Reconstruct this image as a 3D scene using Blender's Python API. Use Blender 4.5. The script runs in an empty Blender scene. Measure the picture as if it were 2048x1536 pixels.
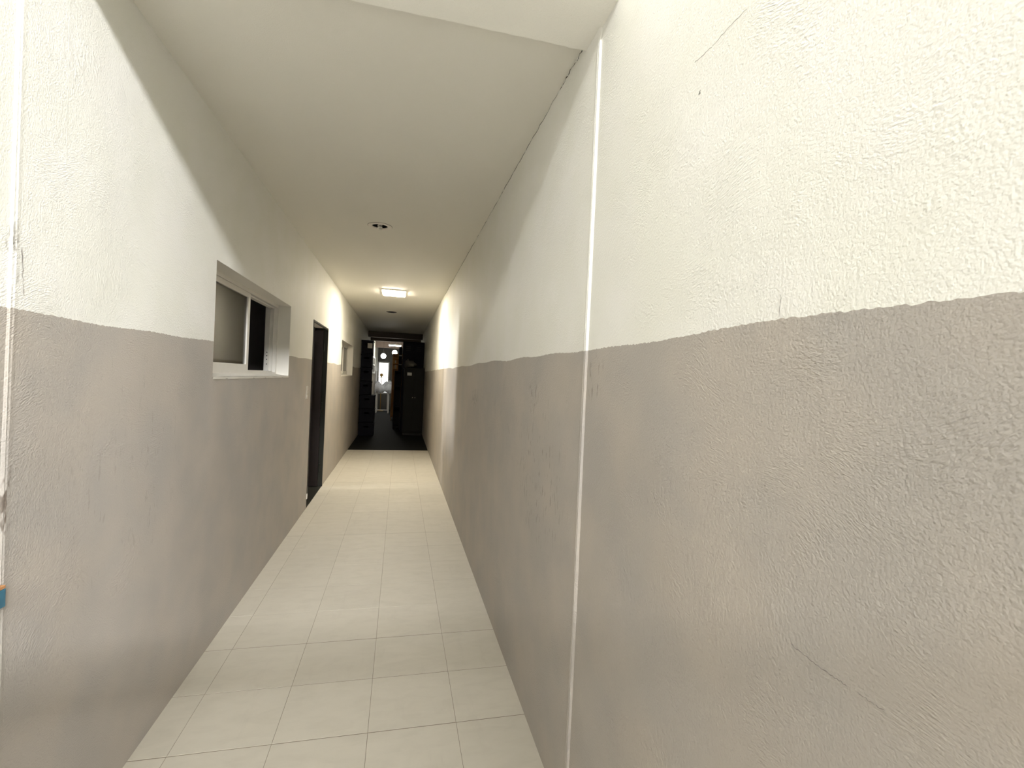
import bpy, bmesh, math, random
from mathutils import Vector, Matrix
random.seed(7)
S = bpy.context.scene
COL = S.collection

# ------------------------------------------------------------------ camera
cam_d = bpy.data.cameras.new('camera')
cam_d.sensor_fit = 'HORIZONTAL'; cam_d.sensor_width = 36.0
cam_d.lens = 36.0 * 956.99 / 2048.0
cam_d.clip_start = 0.02; cam_d.clip_end = 200
cam = bpy.data.objects.new('camera', cam_d); COL.objects.link(cam)
YAW, PITCH, ROLL = 0.2303, -0.0081, 0.0444
fw = Vector((math.sin(YAW)*math.cos(PITCH), math.cos(YAW)*math.cos(PITCH), math.sin(PITCH)))
rt = Vector((math.cos(YAW), -math.sin(YAW), 0)); up = rt.cross(fw)
r2 = rt*math.cos(ROLL) + up*math.sin(ROLL); u2 = -rt*math.sin(ROLL) + up*math.cos(ROLL)
cam.matrix_world = Matrix(((r2.x, u2.x, -fw.x, 0), (r2.y, u2.y, -fw.y, 0), (r2.z, u2.z, -fw.z, 1.5), (0, 0, 0, 1)))
S.camera = cam
S.cycles.max_bounces = 6; S.cycles.diffuse_bounces = 4; S.cycles.glossy_bounces = 3

# ------------------------------------------------------------------ sky, exposure
SKY = 160.0
w = bpy.data.worlds.new('sky'); S.world = w; w.use_nodes = True
bg = w.node_tree.nodes['Background']
bg.inputs['Color'].default_value = (0.975, 0.985, 1.0, 1); bg.inputs['Strength'].default_value = SKY
S.view_settings.view_transform = 'Standard'; S.view_settings.look = 'None'
S.view_settings.exposure = 0.0; S.view_settings.gamma = 1.0
S.view_settings.use_curve_mapping = False

def portal(name, loc, normal, sx, sy):
    """daylight portal: only guides sampling of the sky through a real opening"""
    l = bpy.data.lights.new(name, 'AREA'); l.shape = 'RECTANGLE'; l.size = sx; l.size_y = sy
    l.cycles.is_portal = True
    o = bpy.data.objects.new(name, l); COL.objects.link(o); o.location = loc
    o.rotation_euler = Vector(normal).to_track_quat('-Z', 'Y').to_euler()
    return o

# patio opening: unseen parapet and roof slab added to narrow the sky
GX0, GX1, GY, GZ0, GZ1 = -3.4, 10.0, -12.0, 7.08, 8.18
portal('patio_gap_portal', ((GX0+GX1)/2, GY+0.01, (GZ0+GZ1)/2), (0, 1, 0), GX1-GX0, GZ1-GZ0)

# ------------------------------------------------------------------ node helpers
class NT:
    def __init__(s, name):
        s.m = bpy.data.materials.new(name); s.m.use_nodes = True
        s.t = s.m.node_tree; s.t.nodes.clear()
        s.out = s.t.nodes.new('ShaderNodeOutputMaterial')
    def n(s, typ, **kw):
        nd = s.t.nodes.new(typ)
        for k, v in kw.items():
            if k.startswith('i_'):
                key = k[2:]; key = int(key) if key.isdigit() else key.replace('_', ' ')
                s.put(nd.inputs[key], v)
            else: setattr(nd, k, v)
        return nd
    def put(s, sock, v):
        if isinstance(v, bpy.types.NodeSocket): s.t.links.new(v, sock)
        else: sock.default_value = v
    def math(s, op, a, b=0.0, c=None, clamp=False):
        nd = s.t.nodes.new('ShaderNodeMath'); nd.operation = op; nd.use_clamp = clamp
        s.put(nd.inputs[0], a); s.put(nd.inputs[1], b)
        if c is not None: s.put(nd.inputs[2], c)
        return nd.outputs[0]
    def mix(s, f, a, b):
        nd = s.t.nodes.new('ShaderNodeMix'); nd.data_type = 'RGBA'
        s.put(nd.inputs[0], f); s.put(nd.inputs[6], a); s.put(nd.inputs[7], b)
        return nd.outputs[2]
    def ramp(s, f, lo, hi):
        nd = s.t.nodes.new('ShaderNodeMapRange'); nd.interpolation_type = 'SMOOTHSTEP'
        s.put(nd.inputs[0], f); nd.inputs[1].default_value = lo; nd.inputs[2].default_value = hi
        return nd.outputs[0]
    def pos(s):
        return s.t.nodes.new('ShaderNodeNewGeometry').outputs['Position']
    def noise(s, vec, scale, detail=2.0, rough=0.5, dist=0.0):
        nd = s.n('ShaderNodeTexNoise'); s.put(nd.inputs['Vector'], vec)
        nd.inputs['Scale'].default_value = scale; nd.inputs['Detail'].default_value = detail
        nd.inputs['Roughness'].default_value = rough; nd.inputs['Distortion'].default_value = dist
        return nd.outputs['Fac']
    def vmul(s, vec, k):
        nd = s.t.nodes.new('ShaderNodeVectorMath'); nd.operation = 'MULTIPLY'
        s.put(nd.inputs[0], vec); nd.inputs[1].default_value = k
        return nd.outputs[0]
    def bsdf(s, col, rough=0.6, normal=None, **kw):
        b = s.n('ShaderNodeBsdfPrincipled'); s.put(b.inputs['Base Color'], col)
        s.put(b.inputs['Roughness'], rough)
        if normal is not None: s.t.links.new(normal, b.inputs['Normal'])
        for k, v in kw.items(): s.put(b.inputs[k], v)
        s.t.links.new(b.outputs[0], s.out.inputs[0]); return b
    def bump(s, h, strength, dist):
        b = s.n('ShaderNodeBump'); s.put(b.inputs['Height'], h)
        b.inputs['Strength'].default_value = strength; b.inputs['Distance'].default_value = dist
        return b.outputs[0]

WHITE = (0.845, 0.83, 0.755, 1); GREY = (0.42, 0.382, 0.337, 1)

def plaster(name, dado=None, strength=1.0, stains=(), white=WHITE, axis='x'):
    """trowelled, painted plaster; grey dado paint below height dado"""
    N = NT(name); P = N.pos()
    sep = N.n('ShaderNodeSeparateXYZ'); N.put(sep.inputs[0], P)
    Y, Z = sep.outputs[1], sep.outputs[2]
    # broad undulation, trowel strokes in patches, fine grit
    h = N.math('MULTIPLY', N.noise(P, 190, 1, 0.6), 0.0015)
    if dado is not None:
        warp = N.n('ShaderNodeTexNoise'); N.put(warp.inputs['Vector'], P); warp.inputs['Scale'].default_value = 2.6
        warp.inputs['Detail'].default_value = 0.0
        add = N.n('ShaderNodeVectorMath', operation='MULTIPLY_ADD'); N.put(add.inputs[0], warp.outputs['Color'])
        add.inputs[1].default_value = (0.5, 0.5, 0.5); N.put(add.inputs[2], P)
        st = N.noise(N.vmul(add.outputs[0], (80, 60, 200)), 1.0, 1.0, 0.6)
        patch = N.ramp(N.noise(P, 5.2, 2.0, 0.65), 0.42, 0.72)
        h = N.math('ADD', h, N.math('MULTIPLY', N.math('MULTIPLY', st, N.math('ADD', patch, 0.12)), 0.0026))
        h = N.math('ADD', h, N.math('MULTIPLY', warp.outputs['Fac'], 0.012))
    nrm = N.bump(h, strength, 1.0)
    wob = N.noise(N.vmul(P, (1, 1, 0.0)), 2.0, 0)
    jag = N.noise(P, 90, 0)
    col = white
    if dado is not None:
        edge = N.math('ADD', N.math('MULTIPLY', N.math('SUBTRACT', wob, 0.5), 0.035),
                      N.math('MULTIPLY', N.math('SUBTRACT', jag, 0.5), 0.006))
        msk = N.math('GREATER_THAN', N.math('ADD', Z, edge), dado)
        tint = N.ramp(N.noise(P, 3.1, 2, 0.55), 0.25, 0.75)
        g = N.mix(tint, (GREY[0]*0.93, GREY[1]*0.95, GREY[2]*0.97, 1), (GREY[0]*1.06, GREY[1]*1.05, GREY[2]*1.03, 1))
        wt = tint
        wh = N.mix(wt, (white[0]*0.965, white[1]*0.97, white[2]*0.965, 1), (white[0], white[1], white[2]*1.03, 1))
        col = N.mix(msk, g, wh)
    # scuffs: vertical streaks within round regions
    if stains: sn = N.noise(N.vmul(P, (10, 60, 16)), 1.0, 2, 0.6)
    for (sy, sz, ry, rz, amt, thr) in stains:
        dy = N.math('DIVIDE', N.math('SUBTRACT', Y, sy), ry); dz = N.math('DIVIDE', N.math('SUBTRACT', Z, sz), rz)
        r = N.math('SQRT', N.math('ADD', N.math('MULTIPLY', dy, dy), N.math('MULTIPLY', dz, dz)))
        reg = N.math('SUBTRACT', 1.0, N.ramp(r, 0.35, 1.0))
        f = N.math('MULTIPLY', N.math('MULTIPLY', N.ramp(sn, thr, thr+0.10), reg), amt)
        col = N.mix(f, col, (0.10, 0.075, 0.055, 1))
    N.bsdf(col, 0.62, nrm, **{'Specular IOR Level': 0.28})
    return N.m

def plain(name, col, rough=0.5, metal=0.0, bump=None, emit=None, spec=0.4, var=0.0, vscale=20):
    N = NT(name); c = (*col, 1)
    P = N.pos()
    if var:
        c = N.mix(N.noise(P, vscale, 3), (*[x*(1-var) for x in col], 1), (*[min(1, x*(1+var)) for x in col], 1))
    nrm = N.bump(N.noise(P, bump[0], 3), bump[1], bump[2]) if bump else None
    kw = {'Metallic': metal, 'Specular IOR Level': spec}
    if emit:
        kw['Emission Color'] = (*emit[0], 1); kw['Emission Strength'] = emit[1]
    N.bsdf(c, rough, nrm, **kw)
    return N.m

M = {}
M['wall_l'] = plaster('painted_plaster_left', 1.6245, 0.8, stains=[(1.440, 1.13, 0.022, 0.15, 0.85, 0.50), (1.435, 1.74, 0.03, 0.15, 0.5, 0.54), (2.0, 1.1, 0.6, 0.7, 0.15, 0.62)])
M['wall_r'] = plaster('painted_plaster_right', 1.616, 0.85, stains=[(2.15, 1.42, 0.12, 0.09, 0.6, 0.55), (3.9, 1.34, 0.25, 0.10, 0.7, 0.54),
                      (2.0, 1.05, 0.45, 0.35, 0.35, 0.58), (1.45, 1.52, 0.10, 0.10, 0.6, 0.56), (3.0, 1.3, 1.6, 0.5, 0.25, 0.62)])
M['ceil'] = plaster('ceiling_paint', None, 0.35, white=(0.80, 0.775, 0.70, 1))
M['soffit'] = plaster('soffit_lit_paint', None, 0.8, white=(0.92, 0.90, 0.83, 1))  # lighter than the ceiling: stronger light at the entrance put into the colour
M['reveal'] = plain('reveal_paint', (0.78, 0.75, 0.68), 0.6, bump=(120, 0.4, 0.001))
M['patio'] = plain('patio_plaster', (0.45, 0.44, 0.41), 0.8)
M['concrete'] = plain('patio_concrete', (0.50, 0.49, 0.46), 0.8)
M['grout'] = plain('grout', (0.20, 0.165, 0.12), 0.9, var=0.15, vscale=40)
M['alu'] = plain('white_aluminium', (0.74, 0.71, 0.65), 0.4, var=0.03)
M['alu_dark'] = plain('grey_aluminium', (0.30, 0.28, 0.25), 0.45)
M['rubber'] = plain('black_gasket', (0.02, 0.02, 0.02), 0.6)
M['screw'] = plain('screw_dark', (0.05, 0.045, 0.04), 0.4, 0.6)
M['switch'] = plain('switch_plastic', (0.66, 0.61, 0.53), 0.35)
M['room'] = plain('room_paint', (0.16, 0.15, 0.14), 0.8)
M['frame'] = plain('dark_door_frame', (0.018, 0.018, 0.012), 0.35, bump=(60, 0.2, 0.001))
M['black'] = plain('black_can', (0.012, 0.011, 0.010), 0.5)
M['ring'] = plain('lamp_ring', (0.80, 0.75, 0.68), 0.35)
M['cfl'] = plain('bulb_glass', (0.80, 0.78, 0.70), 0.25)
M['crack'] = plain('crack_dark', (0.06, 0.055, 0.045), 0.9)
M['blue'] = plain('blue_enamel', (0.045, 0.15, 0.22), 0.35, var=0.3, vscale=60)
M['orange'] = plain('rust', (0.40, 0.20, 0.08), 0.8, var=0.3, vscale=60)

def wood(name, a, b, rough=0.45, sc=(6, 6, 60)):
    N = NT(name); P = N.pos()
    g = N.noise(N.vmul(P, sc), 1.0, 3, 0.6, 0.4)
    N.bsdf(N.mix(g, (*a, 1), (*b, 1)), rough, N.bump(g, 0.2, 0.002), **{'Specular IOR Level': 0.3}); return N.m
M['door'] = wood('dark_door_wood', (0.008, 0.004, 0.0025), (0.016, 0.008, 0.0045), 0.5, (60, 60, 3))

def tile_mat():
    N = NT('cream_floor_tile'); P = N.pos()
    oi = N.n('ShaderNodeObjectInfo')
    base = N.mix(oi.outputs['Random'], (0.515, 0.48, 0.40, 1), (0.54, 0.503, 0.42, 1))
    veins = N.ramp(N.noise(N.vmul(P, (3.0, 7.0, 1)), 2.2, 4, 0.6, 0.6), 0.35, 0.75)
    c = N.mix(N.math('MULTIPLY', veins, 0.30), base, (0.41, 0.38, 0.31, 1))
    dirt = N.ramp(N.noise(N.vmul(P, (9.0, 1.6, 1)), 1.6, 4, 0.65), 0.55, 0.85)
    c = N.mix(N.math('MULTIPLY', dirt, 0.22), c, (0.31, 0.275, 0.235, 1))
    rough = N.math('ADD', 0.42, N.math('MULTIPLY', N.noise(P, 12, 3), 0.25))
    N.bsdf(c, rough, N.bump(N.noise(P, 35, 3), 0.25, 0.0015), **{'Specular IOR Level': 0.35}); return N.m
M['tile'] = tile_mat()

def glass_mat(name, refl=0.12, tint=(0.80, 0.82, 0.80)):
    N = NT(name)
    fr = N.n('ShaderNodeFresnel'); fr.inputs['IOR'].default_value = 1.42
    f = N.math('ADD', fr.outputs[0], refl*0.5, clamp=True)
    tr = N.n('ShaderNodeBsdfTransparent'); tr.inputs['Color'].default_value = (*tint, 1)
    gl = N.n('ShaderNodeBsdfGlossy'); gl.inputs['Roughness'].default_value = 0.06
    mx = N.n('ShaderNodeMixShader'); N.put(mx.inputs[0], f)
    N.t.links.new(tr.outputs[0], mx.inputs[1]); N.t.links.new(gl.outputs[0], mx.inputs[2])
    N.t.links.new(mx.outputs[0], N.out.inputs[0]); return N.m
M['glass'] = glass_mat('window_glass', 0.03, (0.35, 0.36, 0.34))

# ------------------------------------------------------------------ mesh helpers
class MB:
    def __init__(s): s.v = []; s.f = []; s.mi = []
    def quad(s, a, b, c, d, mi=0):
        k = len(s.v); s.v += [a, b, c, d]; s.f.append((k, k+1, k+2, k+3)); s.mi.append(mi)
    def box(s, x0, x1, y0, y1, z0, z1, mi=0, bev=0.0):
        if bev:
            bm = bmesh.new(); bmesh.ops.create_cube(bm, size=1)
            for v in bm.verts:
                v.co = Vector(((x0+x1)/2+v.co.x*(x1-x0), (y0+y1)/2+v.co.y*(y1-y0), (z0+z1)/2+v.co.z*(z1-z0)))
            bmesh.ops.bevel(bm, geom=bm.edges[:], offset=bev, segments=2, affect='EDGES', profile=0.6)
            s.add_bm(bm, mi); return s
        k = len(s.v)
        s.v += [(x, y, z) for x in (x0, x1) for y in (y0, y1) for z in (z0, z1)]
        for q in ((0,1,3,2), (4,6,7,5), (0,4,5,1), (2,3,7,6), (0,2,6,4), (1,5,7,3)):
            s.f.append(tuple(k+i for i in q)); s.mi.append(mi)
        return s
    def add_bm(s, bm, mi=0):
        k = len(s.v); bm.verts.ensure_lookup_table(); bm.verts.index_update()
        s.v += [tuple(v.co) for v in bm.verts]
        for f in bm.faces: s.f.append(tuple(k+v.index for v in f.verts)); s.mi.append(mi)
        bm.free(); return s
    def lathe(s, prof, c, n=32, mi=0, closed=False):
        """prof: list of (r, z); around vertical axis at c"""
        k = len(s.v)
        for r, z in prof:
            for i in range(n):
                a = 2*math.pi*i/n; s.v.append((c[0]+r*math.cos(a), c[1]+r*math.sin(a), c[2]+z))
        m = len(prof)
        for j in range(m if closed else m-1):
            j2 = (j+1) % m
            for i in range(n):
                i2 = (i+1) % n
                s.f.append((k+j*n+i, k+j*n+i2, k+j2*n+i2, k+j2*n+i)); s.mi.append(mi)
        return s
    def tube(s, pts, r, n=8, mi=0):
        pts = [Vector(p) for p in pts]; k = len(s.v)
        for i, p in enumerate(pts):
            t = (pts[min(i+1, len(pts)-1)] - pts[max(i-1, 0)]).normalized()
            a = t.orthogonal().normalized() if i == 0 else (a - t*a.dot(t)).normalized()
            b = t.cross(a); rr = r[i] if isinstance(r, (list, tuple)) else r
            for j in range(n):
                q = 2*math.pi*j/n; s.v.append(tuple(p + a*math.cos(q)*rr + b*math.sin(q)*rr))
        for i in range(len(pts)-1):
            for j in range(n):
                j2 = (j+1) % n
                s.f.append((k+i*n+j, k+i*n+j2, k+(i+1)*n+j2, k+(i+1)*n+j)); s.mi.append(mi)
        s.f.append(tuple(k+j for j in range(n))[::-1]); s.mi.append(mi)
        e = k+(len(pts)-1)*n; s.f.append(tuple(e+j for j in range(n))); s.mi.append(mi)
        return s
    def build(s, name, mats, parent=None, smooth=False):
        me = bpy.data.meshes.new(name); me.from_pydata(s.v, [], s.f); me.update()
        if not isinstance(mats, (list, tuple)): mats = [mats]
        for m in mats: me.materials.append(m)
        for p, i in zip(me.polygons, s.mi): p.material_index = i; p.use_smooth = smooth
        bm = bmesh.new(); bm.from_mesh(me); bmesh.ops.recalc_face_normals(bm, faces=bm.faces[:]); bm.to_mesh(me); bm.free()
        if smooth:
            try: me.set_sharp_from_angle(angle=math.radians(40))
            except Exception: pass
        o = bpy.data.objects.new(name, me); COL.objects.link(o)
        if parent is not None:
            o.parent = parent
            o.matrix_parent_inverse = Matrix.Translation(-parent.location)
        return o
def struct(o): o['kind'] = 'structure'; return o
def tag(o, label, cat, group=None):
    o['label'] = label; o['category'] = cat
    if group: o['group'] = group
    return o
def empty(name, loc):
    o = bpy.data.objects.new(name, None); COL.objects.link(o); o.location = loc; o.empty_display_size = 0.1
    return o
def panel(mb, a0, a1, b0, b1, holes, front, back, P, reveal_mi=1):
    """rectangular slab with rectangular holes; P(a, b, depth) -> xyz"""
    A = sorted({a0, a1, *[h[0] for h in holes], *[h[1] for h in holes]})
    B = sorted({b0, b1, *[h[2] for h in holes], *[h[3] for h in holes]})
    for i in range(len(A)-1):
        for j in range(len(B)-1):
            ca, cb = (A[i]+A[i+1])/2, (B[j]+B[j+1])/2
            if any(h[0] < ca < h[1] and h[2] < cb < h[3] for h in holes): continue
            for d in (front, back):
                mb.quad(P(A[i], B[j], d), P(A[i+1], B[j], d), P(A[i+1], B[j+1], d), P(A[i], B[j+1], d))
    for h in holes:
        c = [(h[0], h[2]), (h[1], h[2]), (h[1], h[3]), (h[0], h[3])]
        for i in range(4):
            p, q = c[i], c[(i+1) % 4]
            if p[1] == q[1] == b0: continue
            mb.quad(P(*p, front), P(*q, front), P(*q, back), P(*p, back), reveal_mi)
    c = [(a0, b0), (a1, b0), (a1, b1), (a0, b1)]
    for i in range(4):
        p, q = c[i], c[(i+1) % 4]
        mb.quad(P(*p, front), P(*q, front), P(*q, back), P(*p, back), 0)

# ------------------------------------------------------------------ the corridor shell
DL, DR, HC = 0.941, 0.607, 2.737
YL0, YR0 = 1.433, 1.522          # where the wall steps forward on either side
YE_L, YE_R = 21.0, 21.0
W1 = (2.755, 4.475, 1.452, 2.052); W2 = (8.23, 10.14, 1.455, 2.035); D1 = (5.58, 6.67, 0.0, 2.065)
TH = 0.20
mb = MB()
panel(mb, YL0, YE_L, 0, HC, [W1, W2, D1], -DL, -DL-TH, lambda a, b, d: (d, a, b))
wl = struct(mb.build('wall_left', [M['wall_l'], M['reveal']]))
mb = MB()
panel(mb, YR0, YE_R, 0, HC, [], DR, DR+TH, lambda a, b, d: (d, a, b))
wr = struct(mb.build('wall_right', [M['wall_r'], M['reveal']]))
# nearer stretches, set back 16 mm
wln = struct(MB().box(-DL-0.005-TH, -DL-0.005, 0.85, YL0, 0, GZ1).build('wall_left_entrance', M['wall_l']))
wrn = struct(MB().box(DR+0.008, DR+0.008+TH, 0.02, YR0, 0, GZ1).build('wall_right_entrance', M['wall_r']))

# ceiling with holes for the two can lights
CANS = [(-0.215, 4.17), (-0.217, 9.76)]
ha = 0.069
mb = MB()
panel(mb, -DL-0.1, DR+0.1, 1.6, YE_L, [(c[0]-ha, c[0]+ha, c[1]-ha, c[1]+ha) for c in CANS], HC, HC+0.16, lambda a, b, d: (a, b, d), 0)
ceil = struct(mb.build('ceiling', M['ceil']))
# lintel / entrance soffit, a little lower and rougher, edge slightly ragged
LZ, LY0, LY1 = 2.702, 1.40, 1.645
mb = MB(); n = 60
X0, X1 = -DL-0.02, DR+0.02
xs = [X0 + (X1-X0)*i/n for i in range(n+1)]
ed = [LY1 + random.uniform(-0.0015, 0.0015) + (0.004 if random.random() < .1 else 0) for _ in xs]
for i in range(n):
    a, b = xs[i], xs[i+1]
    mb.quad((a, LY0, LZ), (b, LY0, LZ), (b, ed[i+1], LZ), (a, ed[i], LZ))
    mb.quad((a, ed[i], LZ), (b, ed[i+1], LZ), (b, ed[i+1], HC+0.3), (a, ed[i], HC+0.3))
mb.quad((X0, LY0, LZ), (X1, LY0, LZ), (X1, LY0, GZ1+.05), (X0, LY0, GZ1+.05))
mb.quad((X0, LY0, GZ1+.05), (X1, LY0, GZ1+.05), (X1, LY1, HC+.3), (X0, LY1, HC+.3))
lint = struct(mb.build('trim_1', M['soffit']))
# plaster corner beads on the two steps
def bead(name, x, sgn, y, z1, mat, st):
    mb = MB(); pts = []; 
    prev = None
    for i in range(61):
        z = z1*i/60; wv = 0.0022*math.sin(z*5.1+x)+random.uniform(-.0006, .0006)
        ring = [(x+sgn*(st+.0005), y+0.004, z), (x+sgn*(st+.0003), y-0.005+wv, z), (x+sgn*st*.7, y-0.003+wv, z), (x+sgn*st*.2, y+0.001+wv, z), (x-sgn*0.0012, y+0.009+wv, z), (x-sgn*0.0002, y+0.022, z)]
        if prev:
            for j in range(5): mb.quad(prev[j], prev[j+1], ring[j+1], ring[j])
        prev = ring
    return struct(mb.build(name, mat, smooth=True))
bead('trim_2', DR, 1, YR0, 2.71, M['wall_r'], .008)
bead('trim_3', -DL, -1, YL0, 2.71, M['wall_l'], .005)

# floor: grout bed plus single tiles
fl = struct(MB().box(-1.25, 0.8, -0.75, 9.8, -0.08, -0.0007).build('floor', M['grout']))
T, G = 0.37, 0.0032
xcuts = [-DL-0.003, -0.81, -0.44, -0.07, 0.30, DR+0.003]
cache = {}
def tile(x0, x1, y0, y1):
    key = (round(x1-x0, 4), round(y1-y0, 4))
    if key not in cache:
        sx, sy = key; bm = bmesh.new(); bmesh.ops.create_cube(bm, size=1)
        for v in bm.verts: v.co = Vector((v.co.x*sx, v.co.y*sy, -0.004 + v.co.z*0.008))
        top = [e for e in bm.edges if all(v.co.z > -0.001 for v in e.verts)]
        bmesh.ops.bevel(bm, geom=top, offset=0.0006, segments=1, affect='EDGES')
        me = bpy.data.meshes.new('tile'); bm.to_mesh(me); bm.free(); me.materials.append(M['tile']); cache[key] = me
    o = bpy.data.objects.new('tile', cache[key]); COL.objects.link(o); o.parent = fl
    o.location = ((x0+x1)/2, (y0+y1)/2, random.uniform(-0.0004, 0.0004))
for r in range(-6, 22):
    y0 = 2.057 + T*r; y1 = min(y0+T, 9.8); GC = random.choice((.0012, .002, .003, .0042))
    if y1-y0 < .05: continue
    for i in range(5):
        x0, x1 = xcuts[i], xcuts[i+1]
        if y1 < 1.4 and i == 0: x0 -= 0.02
        tile(x0+.0008, x1-.0008, y0+GC, y1)

# ------------------------------------------------------------------ side rooms behind the left wall (dim)
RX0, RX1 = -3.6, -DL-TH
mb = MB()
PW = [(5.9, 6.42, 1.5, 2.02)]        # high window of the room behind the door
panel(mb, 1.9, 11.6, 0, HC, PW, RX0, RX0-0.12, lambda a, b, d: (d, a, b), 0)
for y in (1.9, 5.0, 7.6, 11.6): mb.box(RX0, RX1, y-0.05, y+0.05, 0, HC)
mb.box(-2.0, -1.6, 5.05, 6.4, 0, 1.25)      # added unseen block, keeps the side window's light off the floor
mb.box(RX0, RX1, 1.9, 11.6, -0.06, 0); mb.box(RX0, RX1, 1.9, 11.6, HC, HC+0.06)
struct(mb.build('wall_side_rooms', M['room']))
portal('side_window_portal', (RX0+0.01, 6.16, 1.76), (1, 0, 0), 0.52, 0.52)

# ------------------------------------------------------------------ covered patio added unseen behind the camera, its roof gap shaping the daylight
mb = MB()
mb.box(GX0-0.15, -DL-0.005-TH, 0.85, 1.05, 0, GZ1)
mb.box(DR+0.008+TH, GX1+0.15, 0.02, 0.22, 0, GZ1)
struct(mb.build('wall_facade', M['patio']))
struct(MB().box(GX0-0.15, GX1+0.15, GY-0.15, GY, 0, GZ0).build('wall_added_parapet', M['patio']))
struct(MB().box(GX0-0.15, GX0, GY, 0.85, 0, GZ1).build('wall_patio_left', M['patio']))
struct(MB().box(GX1, GX1+0.15, GY, 0.02, 0, GZ1).build('wall_patio_right', M['patio']))
struct(MB().box(GX0-0.15, GX1+0.15, GY-0.15, 1.9, GZ1, GZ1+0.15).build('ceiling_added_patio', M['patio']))
mb = MB()
mb.box(GX0-0.15, GX1+0.15, GY-0.15, -0.75, -0.1, -0.003)
mb.box(GX0-0.15, -1.25, -0.75, 0.86, -0.1, -0.003); mb.box(0.8, GX1+0.15, -0.75, 0.03, -0.1, -0.003)
struct(mb.build('floor_patio', M['concrete']))

# slatted screen added unseen behind the viewer to shade the lower walls
mb = MB(); k = -1.7
while k < 1.6:
    mb.box(k, k+.042, -.62, -.59, 0, 1.72); k += .105
mb.box(-1.7, 1.6, -.59, -.57, 1.66, 1.72); mb.box(-1.7, 1.6, -.59, -.57, .1, .16)
struct(mb.build('wall_added_shade_screen', M['patio']))

# ------------------------------------------------------------------ sliding windows
def ring(mb, x0, x1, y0, y1, z0, z1, l, r, b, t, mi=0):
    mb.box(x0, x1, y0, y0+l, z0, z1, mi); mb.box(x0, x1, y1-r, y1, z0, z1, mi)
    mb.box(x0, x1, y0+l, y1-r, z0, z0+b, mi); mb.box(x0, x1, y0+l, y1-r, z1-t, z1, mi)
def sash(name, x0, x1, y0, y1, z0, z1, root, stile=0.045, bot=0.05, top=0.032):
    mb = MB(); ring(mb, x0, x1, y0, y1, z0, z1, stile, stile, bot, top)
    s = mb.build(name, M['alu'], root)
    xm = (x0+x1)/2
    MB().box(xm-0.002, xm+0.002, y0+stile-0.004, y1-stile+0.004, z0+bot-0.004, z1-top+0.004).build('pane', M['glass'], s)
    return s
def sliding_window(name, O, split, far=False):
    y0, y1, z0, z1 = O
    root = struct(empty(name, (-DL-0.14, (y0+y1)/2, z0)))
    xf, xb = -DL-0.098, -DL-0.185
    mb = MB(); ring(mb, xb, xf, y0, y1, z0+0.004, z1, .028, .028, .022, .026)
    # track ribs on sill, head and far jamb
    for xr in (xf-0.030, xf-0.058):
        mb.box(xr-0.003, xr+0.003, y0+.028, y1-.028, z0+.026, z0+.036)
        mb.box(xr-0.003, xr+0.003, y0+.028, y1-.028, z1-.036, z1-.026)
        mb.box(xr-0.003, xr+0.003, y1-.040, y1-.028, z0+.026, z1-.026)
    fr = mb.build('window_frame', M['alu'], root)
    a, b = (split, y1-.012) if far else (y0+.012, split)
    sash('sash', xf-0.028, xf-0.004, a, b, z0+.026, z1-.028, root)
    sash('sash', xf-0.056, xf-0.034, a-.06 if far else a+.028, b-.028 if far else b+.06, z0+.026, z1-.028, root)
    mb = MB(); zc = z0 + (z1-z0)*0.22
    mb.box(xf-0.074, xf-0.062, y1-.044, y1-.027, zc-.055, zc+.075)
    lp = mb.build('latch_plate', M['alu'], root)
    for dz in (-.04, 0.0, .03, .06):
        MB().lathe([(0.0001, 0), (.0045, 0), (.0045, .0), (.0045, .004)], (0, 0, 0), 10).build('screw', M['screw'], lp).matrix_world = Matrix.Translation((xf-.068, y1-.0445, zc+dz)) @ Matrix.Rotation(math.pi/2, 4, 'X')
    # plastered sill, falling a little to the front
    mb = MB()
    n = 24
    for i in range(n):
        a = y0 + (y1-y0)*i/n; b = y0 + (y1-y0)*(i+1)/n
        f0 = -DL + 0.004 + 0.003*math.sin(i*1.7) ; f1 = -DL + 0.004 + 0.003*math.sin((i+1)*1.7)
        mb.quad((xf, a, z0+.012), (xf, b, z0+.012), (f1, b, z0-.004), (f0, a, z0-.004))
        mb.quad((f0, a, z0-.004), (f1, b, z0-.004), (f1-.002, b, z0-.016), (f0-.002, a, z0-.016))
    mb.build('window_sill', M['reveal'], root)
    return root
sliding_window('window_1', W1, 3.70)
sliding_window('window_2', W2, 9.4, True)

# ------------------------------------------------------------------ doorway with an opened dark leaf
dr = struct(empty('door_1', (-DL-0.1, D1[1], 0)))
mb = MB(); y0, y1, zt = D1[0], D1[1], D1[3]
mb.box(-DL-TH, -DL+0.005, y0, y0+0.024, 0.16, zt); mb.box(-DL-TH, -DL+0.005, y1-0.024, y1, 0, zt)
mb.box(-DL-0.012, -DL+0.005, y0+.024, y1-.024, zt-0.022, zt); mb.box(-DL-TH, -DL-TH+.05, y0+.024, y1-.024, zt-0.04, zt)
mb.box(-DL-TH, -DL-0.01, y0, y0+0.02, 0, 0.10)
mb.build('door_frame', M['frame'], dr)
MB().box(-DL-0.10, -DL+0.006, y0-0.004, y0+0.03, 0.10, 0.16, bev=.004).build('plaster_patch', M['reveal'], dr)
lx0, lx1 = -DL-TH-0.84, -DL-0.05
lf = MB().box(lx0, lx1, y1-0.068, y1-0.028, 0.012, zt-0.03).build('door_leaf', M['door'], dr)
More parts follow.
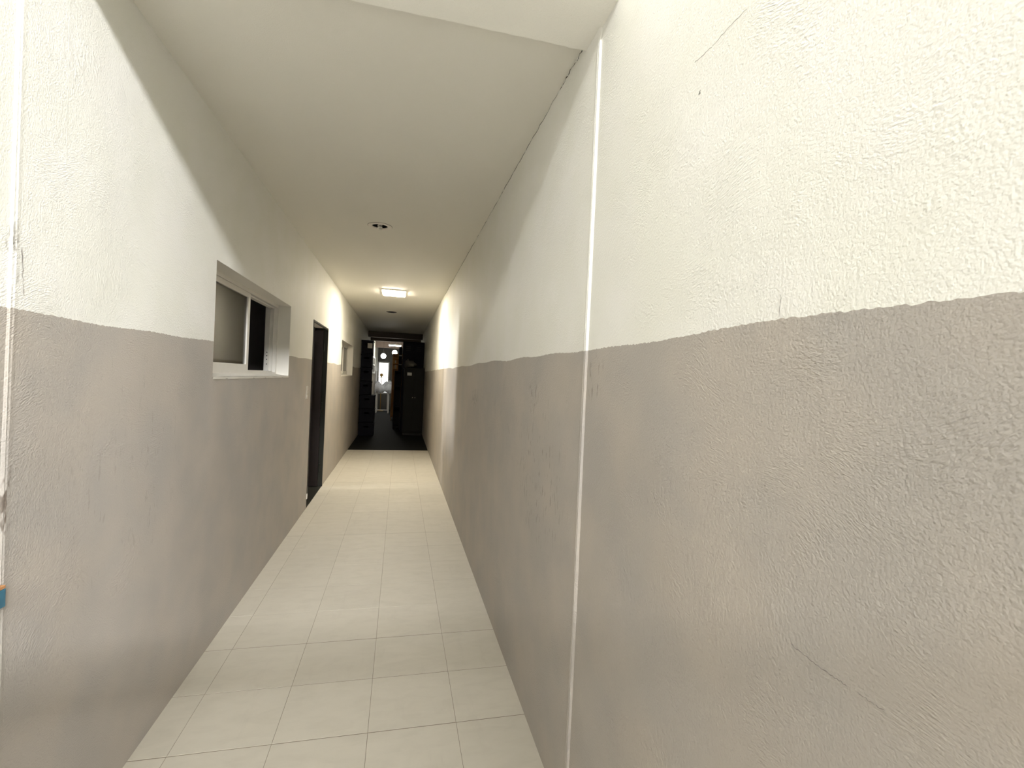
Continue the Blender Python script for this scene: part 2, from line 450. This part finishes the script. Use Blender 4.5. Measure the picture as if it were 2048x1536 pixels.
for a, b in ((0.14, 0.86), (1.02, 1.88)):
    mb = MB(); m = 0.05
    for i, (u0, u1) in enumerate(((lx0+.12, (lx0+lx1)/2-.05), ((lx0+lx1)/2+.05, lx1-.10))):
        mb.box(u0, u1, y1-0.074, y1-0.067, a, a+.03); mb.box(u0, u1, y1-0.074, y1-0.067, b-.03, b)
        mb.box(u0, u0+.03, y1-0.074, y1-0.067, a+.03, b-.03); mb.box(u1-.03, u1, y1-0.074, y1-0.067, a+.03, b-.03)
    mb.build('moulding', M['door'], lf)
for z in (0.25, 1.05, 1.82):
    MB().lathe([(.0001, -.05), (.008, -.05), (.008, .05), (.0001, .05)], (lx1+.012, y1-.04, z), 12).build('hinge', M['frame'], lf, True)
mb = MB(); mb.tube([(lx0+.07, y1-.07, 1.0), (lx0+.07, y1-.115, 1.0), (lx0+.18, y1-.12, 1.0)], .009)
mb.build('door_handle', M['alu_dark'], lf, True)
MB().box(-DL-TH, -DL, y0, y1, -0.02, 0.004).build('threshold', M['frame'], dr)

# ------------------------------------------------------------------ light switch
sw = tag(empty('light_switch', (-DL, 5.34, 1.276)), 'cream plastic light switch plate on the wall beside the dark doorway', 'light switch')
MB().box(-DL-.001, -DL+.007, 5.30, 5.38, 1.208, 1.345, bev=.003).build('plate', M['switch'], sw)
for k in range(3):
    zc = 1.238 + .038*k
    MB().box(-DL+.006, -DL+.012, 5.32, 5.36, zc-.014, zc+.014, bev=.002).build('rocker', M['switch'], sw)

# ------------------------------------------------------------------ ceiling lamps
def can_light(c, label, lit_bulb=True):
    r = tag(empty('recessed_can_light', (c[0], c[1], HC)), label, 'ceiling light', 'recessed can lights')
    MB().lathe([(.064, .004), (.064, -.003), (.070, -.006), (.090, -.006), (.0985, -.003), (.0985, .001)], (*c, HC), 40, closed=True).build('trim_ring', M['ring' if lit_bulb else 'black'], r, True)
    MB().lathe([(.0985, .001), (.1005, .001), (.1005, -.0015), (.0985, -.0015)], (*c, HC), 40, closed=True).build('painted_shadow_line', M['crack'], r)  # dark ring coloured in as the shade line around the trim
    MB().lathe([(.069, -.002), (.069, .14), (.0001, .14)], (*c, HC), 32).build('reflector_can', M['black'], r, True)
    b = MB()
    if lit_bulb:
        pts = []
        for i in range(97):
            a = i/96*2*math.pi*3.2; rr = .015
            pts.append((c[0]+rr*math.cos(a), c[1]+rr*math.sin(a), HC-.026+.060*i/96))
        b.tube(pts, .0058, 8)
        bo = b.build('bulb', M['cfl'], r, True)
        MB().lathe([(.0001, .034), (.021, .034), (.021, .08), (.014, .10), (.014, .138)], (*c, HC), 24).build('bulb_base', M['cfl'], bo, True)
    else:
        b.lathe([(.0001, .02), (.016, .028), (.022, .05), (.014, .09), (.013, .138)], (*c, HC), 20); b.build('bulb', M['screw'], r, True)
    return r
can_light(CANS[0], 'unlit recessed ceiling lamp with pale ring and spiral bulb')
can_light(CANS[1], 'small dark recessed ceiling lamp beyond the lit panel', False)

PX0, PX1, PY0, PY1 = -0.297, 0.022, 7.17, 7.62
M['panel_glow'] = plain('panel_diffuser', (0.9, 0.9, 0.85), 0.5, emit=((1.0, 0.90, 0.72), 122.0))
pl = tag(empty('ceiling_panel_light', ((PX0+PX1)/2, (PY0+PY1)/2, HC)), 'glowing rectangular white ceiling panel light in the corridor', 'ceiling light')
mb = MB()
t = .014
for (a, b, c, d) in ((PX0-t, PX1+t, PY0-t, PY0), (PX0-t, PX1+t, PY1, PY1+t), (PX0-t, PX0, PY0, PY1), (PX1, PX1+t, PY0, PY1)):
    mb.box(a, b, c, d, HC-.018, HC)
mb.build('frame', M['reveal'], pl)
MB().box(PX0+.001, PX1-.001, PY0+.001, PY1-.001, HC-.029, HC-.002, bev=.004).build('diffuser', M['panel_glow'], pl)

# ------------------------------------------------------------------ cracks and marks on the plaster (thin recess-dark slivers)
def crack(name, pts, wdt, nrm, parent, mat='crack'):
    """sliver following pts on a surface with normal nrm"""
    mb = MB(); nrm = Vector(nrm); P = [Vector(p) for p in pts]; L = []
    fine = []
    for i in range(len(P)-1):
        k = 7
        for j in range(k): fine.append(P[i].lerp(P[i+1], j/k))
    fine.append(P[-1]); m = len(fine)
    for i, p in enumerate(fine):
        t = (fine[min(i+1, m-1)]-fine[max(i-1, 0)]).normalized(); s = nrm.cross(t).normalized()
        p = p + s*random.uniform(-1, 1)*wdt*1.3
        ww = wdt*(0.25+random.random()*1.1)*(0.15 if i in (0, m-1) else 1)
        L.append((tuple(p-s*ww/2+nrm*.0002), tuple(p+s*ww/2+nrm*.0002), tuple(p+nrm*.0007)))
    for a, b in zip(L, L[1:]):
        mb.quad(a[0], b[0], b[2], a[2]); mb.quad(a[2], b[2], b[1], a[1])
    return mb.build(name, M[mat], parent)
XR = DR+0.008
crack('crack', [(DR-.003, 1.68, HC-.006), (DR-.001, 1.74, HC-.010), (DR-.001, 1.80, HC-.004), (DR-.001, 1.86, HC-.006), (DR-.001, 1.95, HC-.004)], .0030, (-.7, 0, -.7), wr)
crack('crack', [(DR-.001, 1.95+.28*i, HC-.004-.003*(i % 2)) for i in range(9)], .0022, (-.7, 0, -.7), wr)
crack('crack', [(DR-.001, 4.2+.6*i, HC-.004-.003*(i % 2)) for i in range(6)], .0028, (-.7, 0, -.7), wr)
M['crack_grey'] = plain('crack_grey', (0.22, 0.20, 0.18), 0.9)
M['crack_white'] = plain('crack_pale', (0.50, 0.49, 0.44), 0.9)
crack('crack', [(XR, .625, 1.105), (XR, .60, 1.102), (XR, .575, 1.101), (XR, .55, 1.1005), (XR, .527, 1.101)], .0011, (-1, 0, 0), wrn, 'crack_grey')
crack('crack', [(XR, .512, 1.102), (XR, .495, 1.101), (XR, .475, 1.102)], .0008, (-1, 0, 0), wrn, 'crack_grey')
crack('crack', [(XR, .965, 2.231), (XR, .935, 2.228), (XR, .905, 2.226)], .0010, (-1, 0, 0), wrn, 'crack_grey')
crack('crack', [(XR, .905, 2.226), (XR, .85, 2.229), (XR, .80, 2.228)], .0010, (-1, 0, 0), wrn, 'crack_white')
crack('crack', [(XR, .682, 1.625), (XR, .680, 1.663)], .0009, (-1, 0, 0), wrn, 'crack_grey')
crack('crack', [(XR, .944, 2.150), (XR, .938, 2.147)], .0035, (-1, 0, 0), wrn, 'crack')
crack('crack', [(-DL, 1.60, 2.65), (-DL, 1.605, 2.35), (-DL, 1.61, 2.05)], .0012, (1, 0, 0), wl, 'crack_white')
crack('crack', [(-DL+.001, 1.462, 1.78), (-DL+.001, 1.468, 1.70), (-DL+.001, 1.475, 1.66)], .0025, (1, 0, 0), wl, 'crack_grey')

# blue-enamelled bit of latch at the left edge
bp = tag(empty('latch', (-DL-.005, 1.40, .90)), 'small blue painted metal latch at the left edge of the wall', 'latch')
MB().box(-DL-.006, -DL+.014, 1.36, 1.430, .885, .930, bev=.002).build('plate', M['blue'], bp)
MB().box(-DL-.006, -DL+.013, 1.36, 1.429, .931, .938).build('rust_edge', M['orange'], bp)

# ------------------------------------------------------------------ the dark store room at the end
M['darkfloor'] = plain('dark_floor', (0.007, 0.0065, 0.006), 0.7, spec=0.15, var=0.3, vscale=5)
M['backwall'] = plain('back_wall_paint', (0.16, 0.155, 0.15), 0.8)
M['beam'] = wood('beam_wood', (0.10, 0.075, 0.06), (0.16, 0.12, 0.10), 0.6, (4, 40, 40))
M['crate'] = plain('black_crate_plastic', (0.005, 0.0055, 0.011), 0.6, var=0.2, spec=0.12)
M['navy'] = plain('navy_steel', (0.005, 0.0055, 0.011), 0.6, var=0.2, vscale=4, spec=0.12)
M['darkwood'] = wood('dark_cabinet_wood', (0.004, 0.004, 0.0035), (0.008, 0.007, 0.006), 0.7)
M['label'] = plain('pale_sticker', (0.55, 0.54, 0.50), 0.6)
M['bag'] = plain('grey_bag', (0.13, 0.12, 0.10), 0.7, bump=(25, 0.6, 0.01), var=0.2)
M['pine'] = wood('pine_shelf', (0.50, 0.24, 0.07), (0.66, 0.36, 0.12), 0.5)
M['carton'] = plain('carton', (0.55, 0.30, 0.11), 0.8, var=0.2, vscale=12)
M['whitepaint'] = plain('white_table_paint', (0.72, 0.72, 0.72), 0.4)
M['cloth'] = plain('pale_cloth', (0.72, 0.76, 0.84), 0.8, bump=(18, 0.6, 0.02), var=0.15, vscale=8)
M['brass'] = plain('golden_paint', (0.60, 0.36, 0.08), 0.4, 0.3)
M['globe'] = plain('globe_glow', (0.9, 0.9, 0.88), 0.3, emit=((1.0, 0.97, 0.88), 36.0))
M['tube'] = plain('tube_glow', (0.9, 0.9, 0.88), 0.3, emit=((0.97, 1.0, 0.82), 32.0))
M['daylight'] = plain('bright_pane', (0.8, 0.8, 0.8), 0.2, emit=((0.97, 1.0, 0.98), 2.6))

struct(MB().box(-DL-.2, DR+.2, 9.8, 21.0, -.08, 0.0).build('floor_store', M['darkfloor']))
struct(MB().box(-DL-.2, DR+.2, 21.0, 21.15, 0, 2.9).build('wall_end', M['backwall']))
for i, (y, z) in enumerate(((14.4, 2.57), (15.6, 2.55), (18.6, 2.50))):
    struct(MB().box(-DL, DR, y, y+.16, z, HC, bev=.01).build('trim_%d' % (4+i), M['beam']))

def crate(x0, x1, y0, y1, z, h, label):
    r = tag(empty('plastic_crate', ((x0+x1)/2, (y0+y1)/2, z)), label, 'crate', 'stacked dark crates')
    mb = MB(); t = .012; cx, cy = (x0+x1)/2, (y0+y1)/2
    def wall(a0, a1, fixed, axis, hole=True):
        hx = (a0+a1)/2
        panel(mb, a0, a1, z+.004, z+h-.03, [(hx-.055, hx+.055, z+h*.62, z+h*.76)] if hole else [], fixed, fixed+t,
              (lambda a, b, d: (a, d, b)) if axis == 'y' else (lambda a, b, d: (d, a, b)), 0)
    wall(x0+.012, x1-.012, y0+.012, 'y'); wall(x0+.012, x1-.012, y1-.024, 'y', False)
    wall(y0+.024, y1-.024, x0+.012, 'x'); wall(y0+.024, y1-.024, x1-.024, 'x')
    mb.box(x0+.012, x1-.012, y0+.012, y1-.012, z+.002, z+.014)
    mb.build('body', M['crate'], r)
    mb = MB()
    bm = bmesh.new(); bmesh.ops.create_cube(bm, size=1)
    for v in bm.verts: v.co = Vector((cx+v.co.x*(x1-x0), cy+v.co.y*(y1-y0), z+h-.016+v.co.z*.03))
    vert = [e for e in bm.edges if abs(e.verts[0].co.z-e.verts[1].co.z) > .01]
    bmesh.ops.bevel(bm, geom=vert, offset=.03, segments=4, affect='EDGES')
    mb.add_bm(bm); mb.build('lid', M['crate'], r, True)
    return r
zz = 0.0
names = ['lowest black crate standing on the store room floor', 'second black crate from the floor in the tall stack', 'third black crate from the floor in the tall stack',
         'middle black crate in the tall stack, fourth from the floor', 'third black crate from the top of the tall stack', 'black crate just under the topmost one of the tall stack',
         'topmost black crate of the tall stack with pale sticker']
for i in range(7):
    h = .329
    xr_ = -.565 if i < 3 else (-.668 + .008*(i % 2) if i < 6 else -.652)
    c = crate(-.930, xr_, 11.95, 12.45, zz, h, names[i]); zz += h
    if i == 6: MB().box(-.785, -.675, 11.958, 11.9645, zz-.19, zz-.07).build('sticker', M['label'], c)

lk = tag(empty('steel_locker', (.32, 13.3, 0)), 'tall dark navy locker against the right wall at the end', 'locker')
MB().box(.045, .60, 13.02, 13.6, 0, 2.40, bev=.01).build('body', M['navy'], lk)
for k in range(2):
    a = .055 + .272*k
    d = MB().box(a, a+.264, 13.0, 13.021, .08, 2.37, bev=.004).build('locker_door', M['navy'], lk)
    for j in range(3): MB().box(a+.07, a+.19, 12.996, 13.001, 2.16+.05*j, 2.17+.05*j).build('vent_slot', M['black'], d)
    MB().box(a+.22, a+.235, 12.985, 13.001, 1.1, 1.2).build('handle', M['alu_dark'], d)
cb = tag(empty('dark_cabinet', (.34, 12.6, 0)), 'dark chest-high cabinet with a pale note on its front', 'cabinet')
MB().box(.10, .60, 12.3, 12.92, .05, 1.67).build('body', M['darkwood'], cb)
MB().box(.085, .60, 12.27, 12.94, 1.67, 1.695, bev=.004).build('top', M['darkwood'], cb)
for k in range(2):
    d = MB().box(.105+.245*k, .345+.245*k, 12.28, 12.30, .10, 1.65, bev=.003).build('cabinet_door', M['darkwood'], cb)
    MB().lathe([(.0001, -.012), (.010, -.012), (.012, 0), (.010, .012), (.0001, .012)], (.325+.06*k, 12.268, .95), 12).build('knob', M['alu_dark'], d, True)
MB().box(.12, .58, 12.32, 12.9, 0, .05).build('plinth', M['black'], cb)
MB().box(.175, .285, 12.276, 12.28, 1.50, 1.575).build('paper_note', M['label'], cb)
# slumped bag on the cabinet
bm = bmesh.new(); bmesh.ops.create_uvsphere(bm, u_segments=24, v_segments=14, radius=1)
for v in bm.verts:
    x, y, z = v.co; z2 = max(z, -.55)
    k = 1 + .10*math.sin(7*x+3*y) + .06*math.sin(11*y+4*z)
    v.co = Vector((.25+.15*x*k, 12.6+.19*y*k, 1.695+.055+.11*z2*k*(1-.25*x) - .0))
mz = min(v.co.z for v in bm.verts)
for v in bm.verts: v.co.z += 1.696-mz
bag = tag(empty('slumped_bag', (.25, 12.6, 1.696)), 'grey slumped sack lying on top of the dark cabinet', 'bag')
MB().add_bm(bm).build('sack', M['bag'], bag, True)
MB().tube([(.20, 12.55, 1.86), (.19, 12.53, 1.89), (.17, 12.52, 1.905)], [.03, .014, .028], 10).build('tied_neck', M['bag'], bag, True)

su = tag(empty('dark_shelf_unit', (-.06, 13.95, 0)), 'low dark shelf unit standing behind the locker', 'shelf')
for x in (-.15, .02): MB().box(x, x+.018, 13.7, 14.2, 0, 1.62).build('side_panel', M['darkwood'], su)
for z in (.05, .60, 1.17, 1.602): MB().box(-.132, .02, 13.7, 14.2, z, z+.018).build('shelf', M['darkwood'], su)
MB().box(-.132, .02, 14.18, 14.2, .068, 1.602).build('back_panel', M['darkwood'], su)
rl = tag(empty('dark_roll', (0, 13.95, 1.62)), 'tall dark roll standing on the low dark shelf unit', 'roll')
MB().lathe([(.0001, 0), (.040, 0), (.046, .05), (.044, .35), (.047, .60), (.040, .68), (.0001, .68)], (-.01, 13.95, 1.62), 18).build('roll', M['crate'], rl, True)
for z in (1.80, 2.05): MB().lathe([(.046, -.012), (.049, -.008), (.049, .008), (.046, .012)], (-.01, 13.95, z), 18, closed=True).build('glint_band', M['label'], rl, True)  # pale bands coloured in as glints on the dark roll

# pine shelf with cartons, lit by the far lamps
ps = tag(empty('pine_shelf_unit', (-.02, 16.4, 0)), 'lit pine shelf unit in the far store room', 'shelf')
for x in (-.26, .20): MB().box(x, x+.02, 16.25, 16.6, 0, 2.2).build('side_panel', M['pine'], ps)
for z in (.1, .55, 1.0, 1.42, 1.69, 1.87, 2.05, 2.18): MB().box(-.24, .20, 16.25, 16.6, z, z+.02).build('shelf', M['pine'], ps)
MB().box(-.24, .20, 16.585, 16.6, .12, 2.18).build('back_panel', M['pine'], ps)
for k, (z, lab) in enumerate(((1.71, 'orange carton on the lower lit compartment of the pine shelf'), (1.89, 'orange carton on the upper lit compartment of the pine shelf'))):
    c = tag(empty('carton', (-.15, 16.4, z)), lab, 'box', 'cartons on the pine shelf')
    MB().box(-.225, -.10, 16.27, 16.5, z, z+.115-.02*k).build('body', M['carton'], c)
    MB().box(-.18, -.15, 16.2695, 16.5005, z+.001, z+.1155-.02*k).build('tape', M['label'], c)

# white table with a heap of pale cloth
tb = tag(empty('white_table', (-.62, 19.4, 0)), 'small white table before the bright door', 'table')
MB().box(-.90, -.36, 19.15, 19.65, .83, .86, bev=.005).build('table_top', M['whitepaint'], tb)
for x in (-.88, -.43):
    for y in (19.17, 19.58): MB().box(x, x+.05, y, y+.05, 0, .83).build('leg', M['whitepaint'], tb)
MB().box(-.83, -.43, 19.18, 19.21, .10, .14).build('stretcher', M['whitepaint'], tb)
mb = MB(); nx, ny = 28, 12
V = []
for j in range(ny+1):
    for i in range(nx+1):
        u, v = i/nx, j/ny
        x = -.93 + .70*u; y = 19.10 + .5*v
        z = .865 + (.30 + .07*math.sin(9*u+3*v) + .04*math.sin(21*u-7*v))*math.sin(math.pi*min(1, .12+v*.88))**.5
        if j == 0: z = .80 + .03*math.sin(14*u)
        V.append((x, y + .015*math.sin(17*u), z))
for j in range(ny):
    for i in range(nx):
        a = j*(nx+1)+i
        mb.quad(V[a], V[a+1], V[a+nx+2], V[a+nx+1])
cl = tag(mb.build('cloth_heap', M['cloth'], smooth=True), 'heap of pale bluish white cloth on the small white table', 'cloth')
md = cl.modifiers.new('thickness', 'SOLIDIFY'); md.thickness = .012

# round golden ornament on a stem
on = tag(empty('ornament_stand', (-.74, 20.3, 0)), 'small round golden ornament on a thin stem before the bright door', 'ornament')
MB().lathe([(.0001, 0), (.13, 0), (.13, .015), (.02, .03), (.012, .06), (.012, 1.42), (.0001, 1.42)], (-.74, 20.3, 0), 20).build('stem', M['brass'], on, True)
bm = bmesh.new(); bmesh.ops.create_uvsphere(bm, u_segments=16, v_segments=10, radius=.055)
for v in bm.verts: v.co = Vector((-.74+v.co.x, 20.3+v.co.y*.5, 1.47+v.co.z))
MB().add_bm(bm).build('disc', M['brass'], on, True)
for k in range(10):
    a = k*math.pi/5; c, s_ = math.cos(a), math.sin(a)
    MB().tube([(-.74+.05*c, 20.3, 1.47+.05*s_), (-.74+.10*c, 20.3, 1.47+.10*s_)], [.018, .004], 6).build('ray', M['brass'], on, True)

# bright glazed door in the end wall
d2 = struct(empty('door_2', (-.69, 20.98, 0)))
mb = MB(); 
for (a, b, c, d) in ((-.92, -.87, 0, 2.03), (-.50, -.45, 0, 2.03), (-.87, -.50, 1.98, 2.03), (-.87, -.50, .68, .74)): mb.box(a, b, 20.93, 21.0, c, d)
mb.build('door_frame', M['whitepaint'], d2)
for k in range(2):
    a = -.87 + .19*k
    for j, (z0, z1) in enumerate(((.74, 1.36), (1.38, 1.98))): MB().box(a, a+.18, 20.965, 20.975, z0, z1).build('pane', M['daylight'], d2)
MB().box(-.87, -.50, 20.955, 20.985, .02, .68).build('kick_panel', M['backwall'], d2)
mb = MB(); mb.box(-.69, -.68, 20.955, 20.985, .74, 1.98)
for z in (1.36,): mb.box(-.87, -.69, 20.955, 20.985, z, z+.02); mb.box(-.68, -.50, 20.955, 20.985, z, z+.02)
mb.build('glazing_bar', M['alu_dark'], d2)

# two glazed panels on the far left wall
w3 = struct(empty('window_3', (-DL, 17, 1.55)))
mb = MB()
ring(mb, -DL, -DL+.03, 15.2, 18.6, 1.52, 2.12, .08, .08, .05, .05); mb.box(-DL, -DL+.03, 15.28, 18.52, 1.80, 1.84)
mb.build('window_frame', M['whitepaint'], w3)
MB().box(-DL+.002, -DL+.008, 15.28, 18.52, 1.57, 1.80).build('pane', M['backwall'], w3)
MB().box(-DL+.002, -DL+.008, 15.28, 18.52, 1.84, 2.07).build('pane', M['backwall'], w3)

def globe(c, r, label):
    e = tag(empty('globe_pendant_lamp', c), label, 'lamp', 'globe pendant lamps')
    MB().lathe([(r*math.sin(math.pi*i/12)+.0001, -r*math.cos(math.pi*i/12)) for i in range(13)], c, 24).build('globe', M['globe'], e, True)
    MB().tube([(c[0], c[1], c[2]+r-.005), (c[0], c[1], HC-.02)], .005).build('cord', M['black'], e)
    MB().lathe([(.0001, 0), (.05, 0), (.05, -.02), (.0001, -.03)], (c[0], c[1], HC), 20).build('canopy', M['whitepaint'], e, True)
globe((-.616, 18.0, 2.167), .09, 'glowing globe pendant lamp nearest the bright door')
globe((-.215, 17.3, 2.28), .085, 'glowing globe pendant lamp beside the pine shelf')
tl = tag(empty('tube_lamp', (-.2, 17.0, 2.54)), 'bright horizontal tube lamp under the far ceiling', 'lamp')
MB().tube([(-.41, 16.9, 2.50), (-.01, 16.9, 2.50)], .018, 12).build('tube', M['tube'], tl, True)
MB().box(-.42, 0, 16.87, 16.93, 2.52, 2.56, bev=.005).build('housing', M['whitepaint'], tl)
for x in (-.36, -.06): MB().box(x, x+.01, 16.895, 16.905, 2.56, HC).build('hanger', M['alu_dark'], tl)
